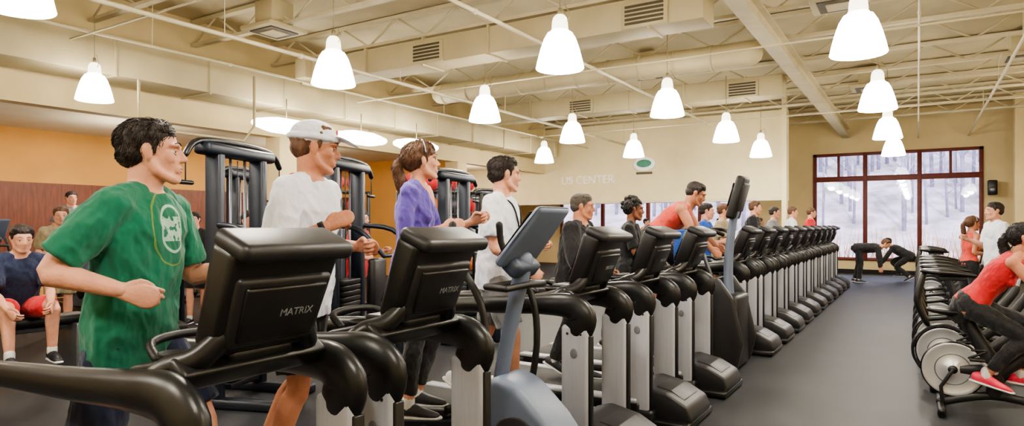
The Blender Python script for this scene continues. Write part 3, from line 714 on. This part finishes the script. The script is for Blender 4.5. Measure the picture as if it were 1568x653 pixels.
# ------------------------------------------------------------------ outside
b=MB()
vs=[];fs=[]
nx,ny=60,40
for j in range(ny):
    for i in range(nx):
        x=-40+i*1.5; y=23.4+j*1.5; vs.append((x,y,-.15+max(0,(y-32))*.36+(.5*noise.noise(V((x*.25,y*.25,0))) if y>31 else 0)))
for j in range(ny-1):
    for i in range(nx-1): fs.append([j*nx+i,j*nx+i+1,(j+1)*nx+i+1,(j+1)*nx+i])
b.add(vs,fs,0)
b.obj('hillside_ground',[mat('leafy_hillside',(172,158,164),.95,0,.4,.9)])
b=MB(); b.box((0,27,-.02),(60,5,.06),0); b.obj('lawn_strip',[mat('lawn_grass',(168,174,128),.95,0,.2,2)])
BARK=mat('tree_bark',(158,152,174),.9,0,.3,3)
rn=random.Random(7); b=MB()
for i in range(330):
    x=rn.uniform(-26,14); y=rn.uniform(35,60); z=-.4+max(0,(y-32))*.36; h=rn.uniform(8,14); r=rn.uniform(.05,.13)
    lx=rn.uniform(-.5,.5)
    b.tube([(x,y,z),(x+lx*.4,y,z+h*.5),(x+lx,y,z+h)],[r,r*.7,r*.2],0,n=6,sub=1,cap='flat')
    for k in range(9):
        t=rn.uniform(.15,.9); a=rn.uniform(0,6.28); q=V((x+lx*t,y,z+h*t)); e=q+V((math.cos(a)*1.3,math.sin(a)*1.3,rn.uniform(.6,1.8)))
        b.tube([q,e],[r*.35,r*.08],0,n=4,sub=1,cap='flat')
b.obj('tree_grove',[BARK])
b=MB()
for i in range(500):
    x=rn.uniform(-14,8); y=rn.uniform(30.2,31.6); a=rn.uniform(0,6.28)
    b.tube([(x,y,-.1),(x+.3*math.cos(a),y+.3*math.sin(a),rn.uniform(.5,1.5))],[.016,.005],0,n=4,sub=1,cap='flat')
b.obj('shrub_bed',[mat('autumn_shrub',(176,128,92),.95,0,.4,6)])
w=bpy.data.worlds.new('World'); bpy.context.scene.world=w; w.use_nodes=True
bg=w.node_tree.nodes['Background']; bg.inputs[0].default_value=(.76,.83,1,1); bg.inputs[1].default_value=3.4
sun=bpy.data.lights.new('sun','SUN'); sun.energy=2.6; sun.angle=.05; sun.color=(1,.93,.84); so=bpy.data.objects.new('sun',sun); bpy.context.collection.objects.link(so); so.rotation_euler=(rad(45),0,rad(20))
# ------------------------------------------------------------------ the people
DK=.2
person('man_running_green_shirt',(-2.6,1.38,DK),28,1.8,lean=6,head=(-2,26),
    R=((-.48,-.40,-.76),(.95,.10,-.25),50),L=((.1,.3,-.9),(.92,-.1,.1),50),
    RL=((-.22,0,-1),(-.8,0,-.6),40),LL=((.55,0,-.85),(-.1,0,-1),0),skin=SKIN,top=GREENP,bottom=NAVY,hair=HDARK,shoe=SHOEW,vox=.0062,detail=True)
person('man_jogging_white_cap',(-2.58,2.18,DK),22,1.8,lean=6,head=(6,26),
    R=((-.1,-.3,-.95),(.85,.35,.45),60),L=((-.3,.25,-.9),(.9,-.2,.0),60),
    RL=((.1,0,-1),(-.35,0,-1),20),LL=((-.1,0,-1),(-.5,0,-.9),30),skin=SKIN2,top=WHITE,bottom=BLKC,hair=HBRN,cap=WHITE,watch=True,shoe=SHOEW,vox=.007,detail=True,build=1.03)
person('woman_on_elliptical_purple_top',(-2.60,3.04,.35),24,1.68,lean=4,head=(-6,30),
    R=((-.05,-.25,-.95),(.88,.3,.25),55),L=((.3,.2,-.9),(.85,-.1,.35),55),
    RL=((.12,0,-1),(-.12,0,-1),0),LL=((.3,0,-1),(-.3,0,-1),0),female=True,skin=SKIN,top=PURP,sleeve='three',bottom=BLKC,blen='tights',hair=HBRN,style='pony',vneck=True,shoe=SHOED,vox=.007,detail=True)
person('man_walking_white_shirt',(-2.55,3.9,DK),15,1.8,lean=4,head=(2,34),
    R=((.1,-.2,-.95),(.75,.1,-.5),45),L=((-.2,.2,-.95),(.9,-.1,.0),45),
    RL=((.35,0,-1),(.05,0,-1),0),LL=((-.25,0,-1),(-.55,0,-.9),35),skin=SKIN,top=WHITE,bottom=GREYC,hair=HDARK,strap=True,shoe=SHOEW,vox=.0075,detail=True)
person('man_walking_black_jacket',(-2.47,4.95,DK),8,1.56,lean=8,head=(4,12),
    R=((.15,-.3,-.95),(.7,.1,-.55),50),L=((.15,.3,-.95),(.7,-.1,-.5),50),skin=SKIN2,top=BLKC,sleeve='long',bottom=BLKC,blen='long',hair=HGRY,shoe=SHOED,vox=.009,build=1.2)
person('woman_walking_black_shirt',(-2.42,6.02,DK),15,1.56,lean=6,head=(4,15),
    R=((.25,-.2,-.9),(.45,.35,.75),60),L=((.2,.2,-.9),(.8,-.1,.2),50),female=True,skin=SKIN3,top=BLKC,bottom=BLKC,blen='tights',hair=HBLK,style='curly',shoe=SHOED,vox=.009)
person('man_climbing_red_tank',(-2.55,7.12,.44),10,1.76,lean=50,head=(24,8),
    R=((.45,-.15,-.85),(.6,.0,-.55),60),L=((.5,.15,-.85),(.6,0,-.5),60),
    RL=((.25,0,-1),(-.15,0,-1),0),LL=((.75,0,-.7),(-.25,0,-.95),0),skin=SKIN2,top=CORAL,sleeve='none',bottom=BLKC,hair=HDARK,shoe=SHOED,vox=.009,build=1.1)
far=[(-2.55,9.1,BLUEC,HDARK,1.6),(-2.55,10.05,KHAKI,HBRN,1.62),(-2.5,12.0,BLKC,HBRN,1.72),(-2.5,13.85,GREYC,HDARK,1.66),(-2.45,15.75,WHITE,HBRN,1.7),(-2.3,17.6,REDC,HBRN,1.72)]
for x,y,c,h,H in far:
    person('person_walking_on_treadmill',(x,y,DK),10,H,lean=6,head=(4,8),top=c,bottom=BLKC,hair=h,R=((.1,-.2,-.95),(.8,.1,.1),50),L=((-.2,.2,-.95),(.9,-.1,.0),45))
person('woman_cycling_red_tank',(.36,6.34,0),-4,1.66,lean=38,head=(-4,-10),pelvis_z=.88,
    R=((.6,-.1,-.75),(.8,.1,-.25),55),L=((.6,.1,-.75),(.8,-.1,-.25),55),
    RL=((.8,-.02,-.5),(-.62,0,-.78),14),LL=((.85,.02,-.3),(-.15,0,-.95),5),female=True,skin=SKIN2,top=REDC,sleeve='none',bottom=BLKC,blen='tights',hair=HBLK,style='pony',shoe=SHOEP,vox=.008,detail=True)
STAND=dict(RL=((.1,0,-1),(0,0,-1),0),LL=((-.1,0,-1),(0,0,-1),0))
person('man_standing_white_tshirt',(.98,11.75,0),200,1.85,lean=2,top=WHITE,bottom=GREYC,blen='long',hair=HDARK,R=((.1,-.2,-.95),(.7,.1,.3),40),L=((0,.2,-1),(.3,0,-.9),30),RL=((0,0,-1),(0,0,-1),0),LL=((.05,0,-1),(0,0,-1),0))
person('woman_standing_coral_top',(.68,12.4,0),30,1.66,lean=4,female=True,skin=SKIN2,top=CORAL,sleeve='none',hair=HBRN,style='pony',blen='tights',RL=((.05,0,-1),(0,0,-1),0),LL=((-.05,0,-1),(0,0,-1),0))
person('person_bending_black_clothes',(-1.3,19.3,.0),0,1.66,lean=88,head=(30,0),top=BLKC,sleeve='long',bottom=BLKC,blen='long',hair=HBRN,R=((.15,-.1,-1),(.1,0,-1),20),L=((.15,.1,-1),(.1,0,-1),20),RL=((.1,0,-1),(-.1,0,-1),0),LL=((-.05,0,-1),(-.2,0,-1),0))
person('person_crouching_by_window',(-.2,20.2,.0),180,1.6,lean=60,head=(10,0),top=BLKC,sleeve='long',bottom=BLKC,blen='long',hair=HDARK,R=((.5,-.1,-.8),(.5,0,-.8),20),L=((.5,.1,-.8),(.5,0,-.8),20),RL=((.8,0,-.3),(-.5,0,-.8),0),LL=((.6,0,-.6),(-.7,0,-.6),30))
person('man_seated_on_bench',(-7.15,2.72,0),-8,1.78,lean=24,head=(10,0),pelvis_z=.75,top=NAVY,bottom=REDC,hair=HDARK,R=((.35,-.1,-.9),(.75,.2,-.5),30),L=((.35,.1,-.9),(.8,-.2,-.4),30),RL=((1,-.12,.1),(.15,0,-1),0),LL=((.98,.25,.1),(-.05,0,-1),0))
person('man_standing_khaki_shirt',(-9.9,4.3,0),-20,1.78,lean=12,top=KHAKI,bottom=KHAKI,hair=HBRN,**STAND)
person('person_on_elliptical_grey_shirt',(-13.0,5.8,.35),0,1.75,top=GREYC,bottom=BLKC,hair=HDARK)
person('person_on_elliptical_white_shirt',(-13.0,7.2,.35),0,1.75,top=WHITE,bottom=BLKC,hair=HDARK)
person('person_exercising_black_tshirt',(-6.0,4.35,0),-10,1.68,lean=10,top=BLKC,bottom=BLKC,skin=SKIN2,hair=HDARK,R=((.2,-.7,-.5),(.8,.3,.1),60),L=((.2,.7,-.5),(.8,-.3,.1),60),RL=((.2,-.1,-1),(0,0,-1),0),LL=((-.1,.1,-1),(0,0,-1),0))
person('person_exercising_red_shirt',(-6.4,6.35,0),20,1.72,top=REDC,bottom=BLKC,hair=HBLK,**STAND)
person('person_standing_grey_tshirt',(-8.3,10.2,0),-60,1.75,top=GREYC,bottom=NAVY,hair=HBRN,**STAND)
for k,(x,y,c,hh,yw) in enumerate(((-8.5,4.55,REDC,HBLK,30),(-9.3,5.9,BLKC,HDARK,-60),(-8.7,8.1,WHITE,HDARK,200),(-11.4,6.3,BLUEC,HBRN,-30),(-12.6,3.6,REDC,HBRN,10))):
    person('person_in_weights_area',(x,y,0),yw,1.72,lean=6,top=c,bottom=BLKC,hair=hh,R=((.4,-.4,-.8),(.8,.2,.5),50),L=((.1,.2,-.95),(.7,-.1,-.4),40),**STAND)
for k,(x,y,c,hh) in enumerate(((-5.2,20.6,WHITE,HDARK),(-6.4,21,GREYC,HBRN),(-7.6,20.5,KHAKI,HDARK),(-4.2,21.2,REDC,HBRN))):
    person('person_standing_in_studio',(x,y,0),-90+k*40,1.74,top=c,bottom=BLKC,hair=hh,**STAND)
# ------------------------------------------------------------------ camera
cd=bpy.data.cameras.new('camera'); cam=bpy.data.objects.new('camera',cd); bpy.context.collection.objects.link(cam)
cd.sensor_width=36; cd.lens=36*1000/1568; cd.shift_y=18.5/1568; cd.clip_start=.05; cd.clip_end=300
cam.location=(0,0,1.5); cam.rotation_euler=(rad(90),0,math.atan(.621))
sc=bpy.context.scene; sc.camera=cam
sc.view_settings.view_transform='AgX'
sc.view_settings.look='AgX - Medium High Contrast'
sc.view_settings.exposure=.72
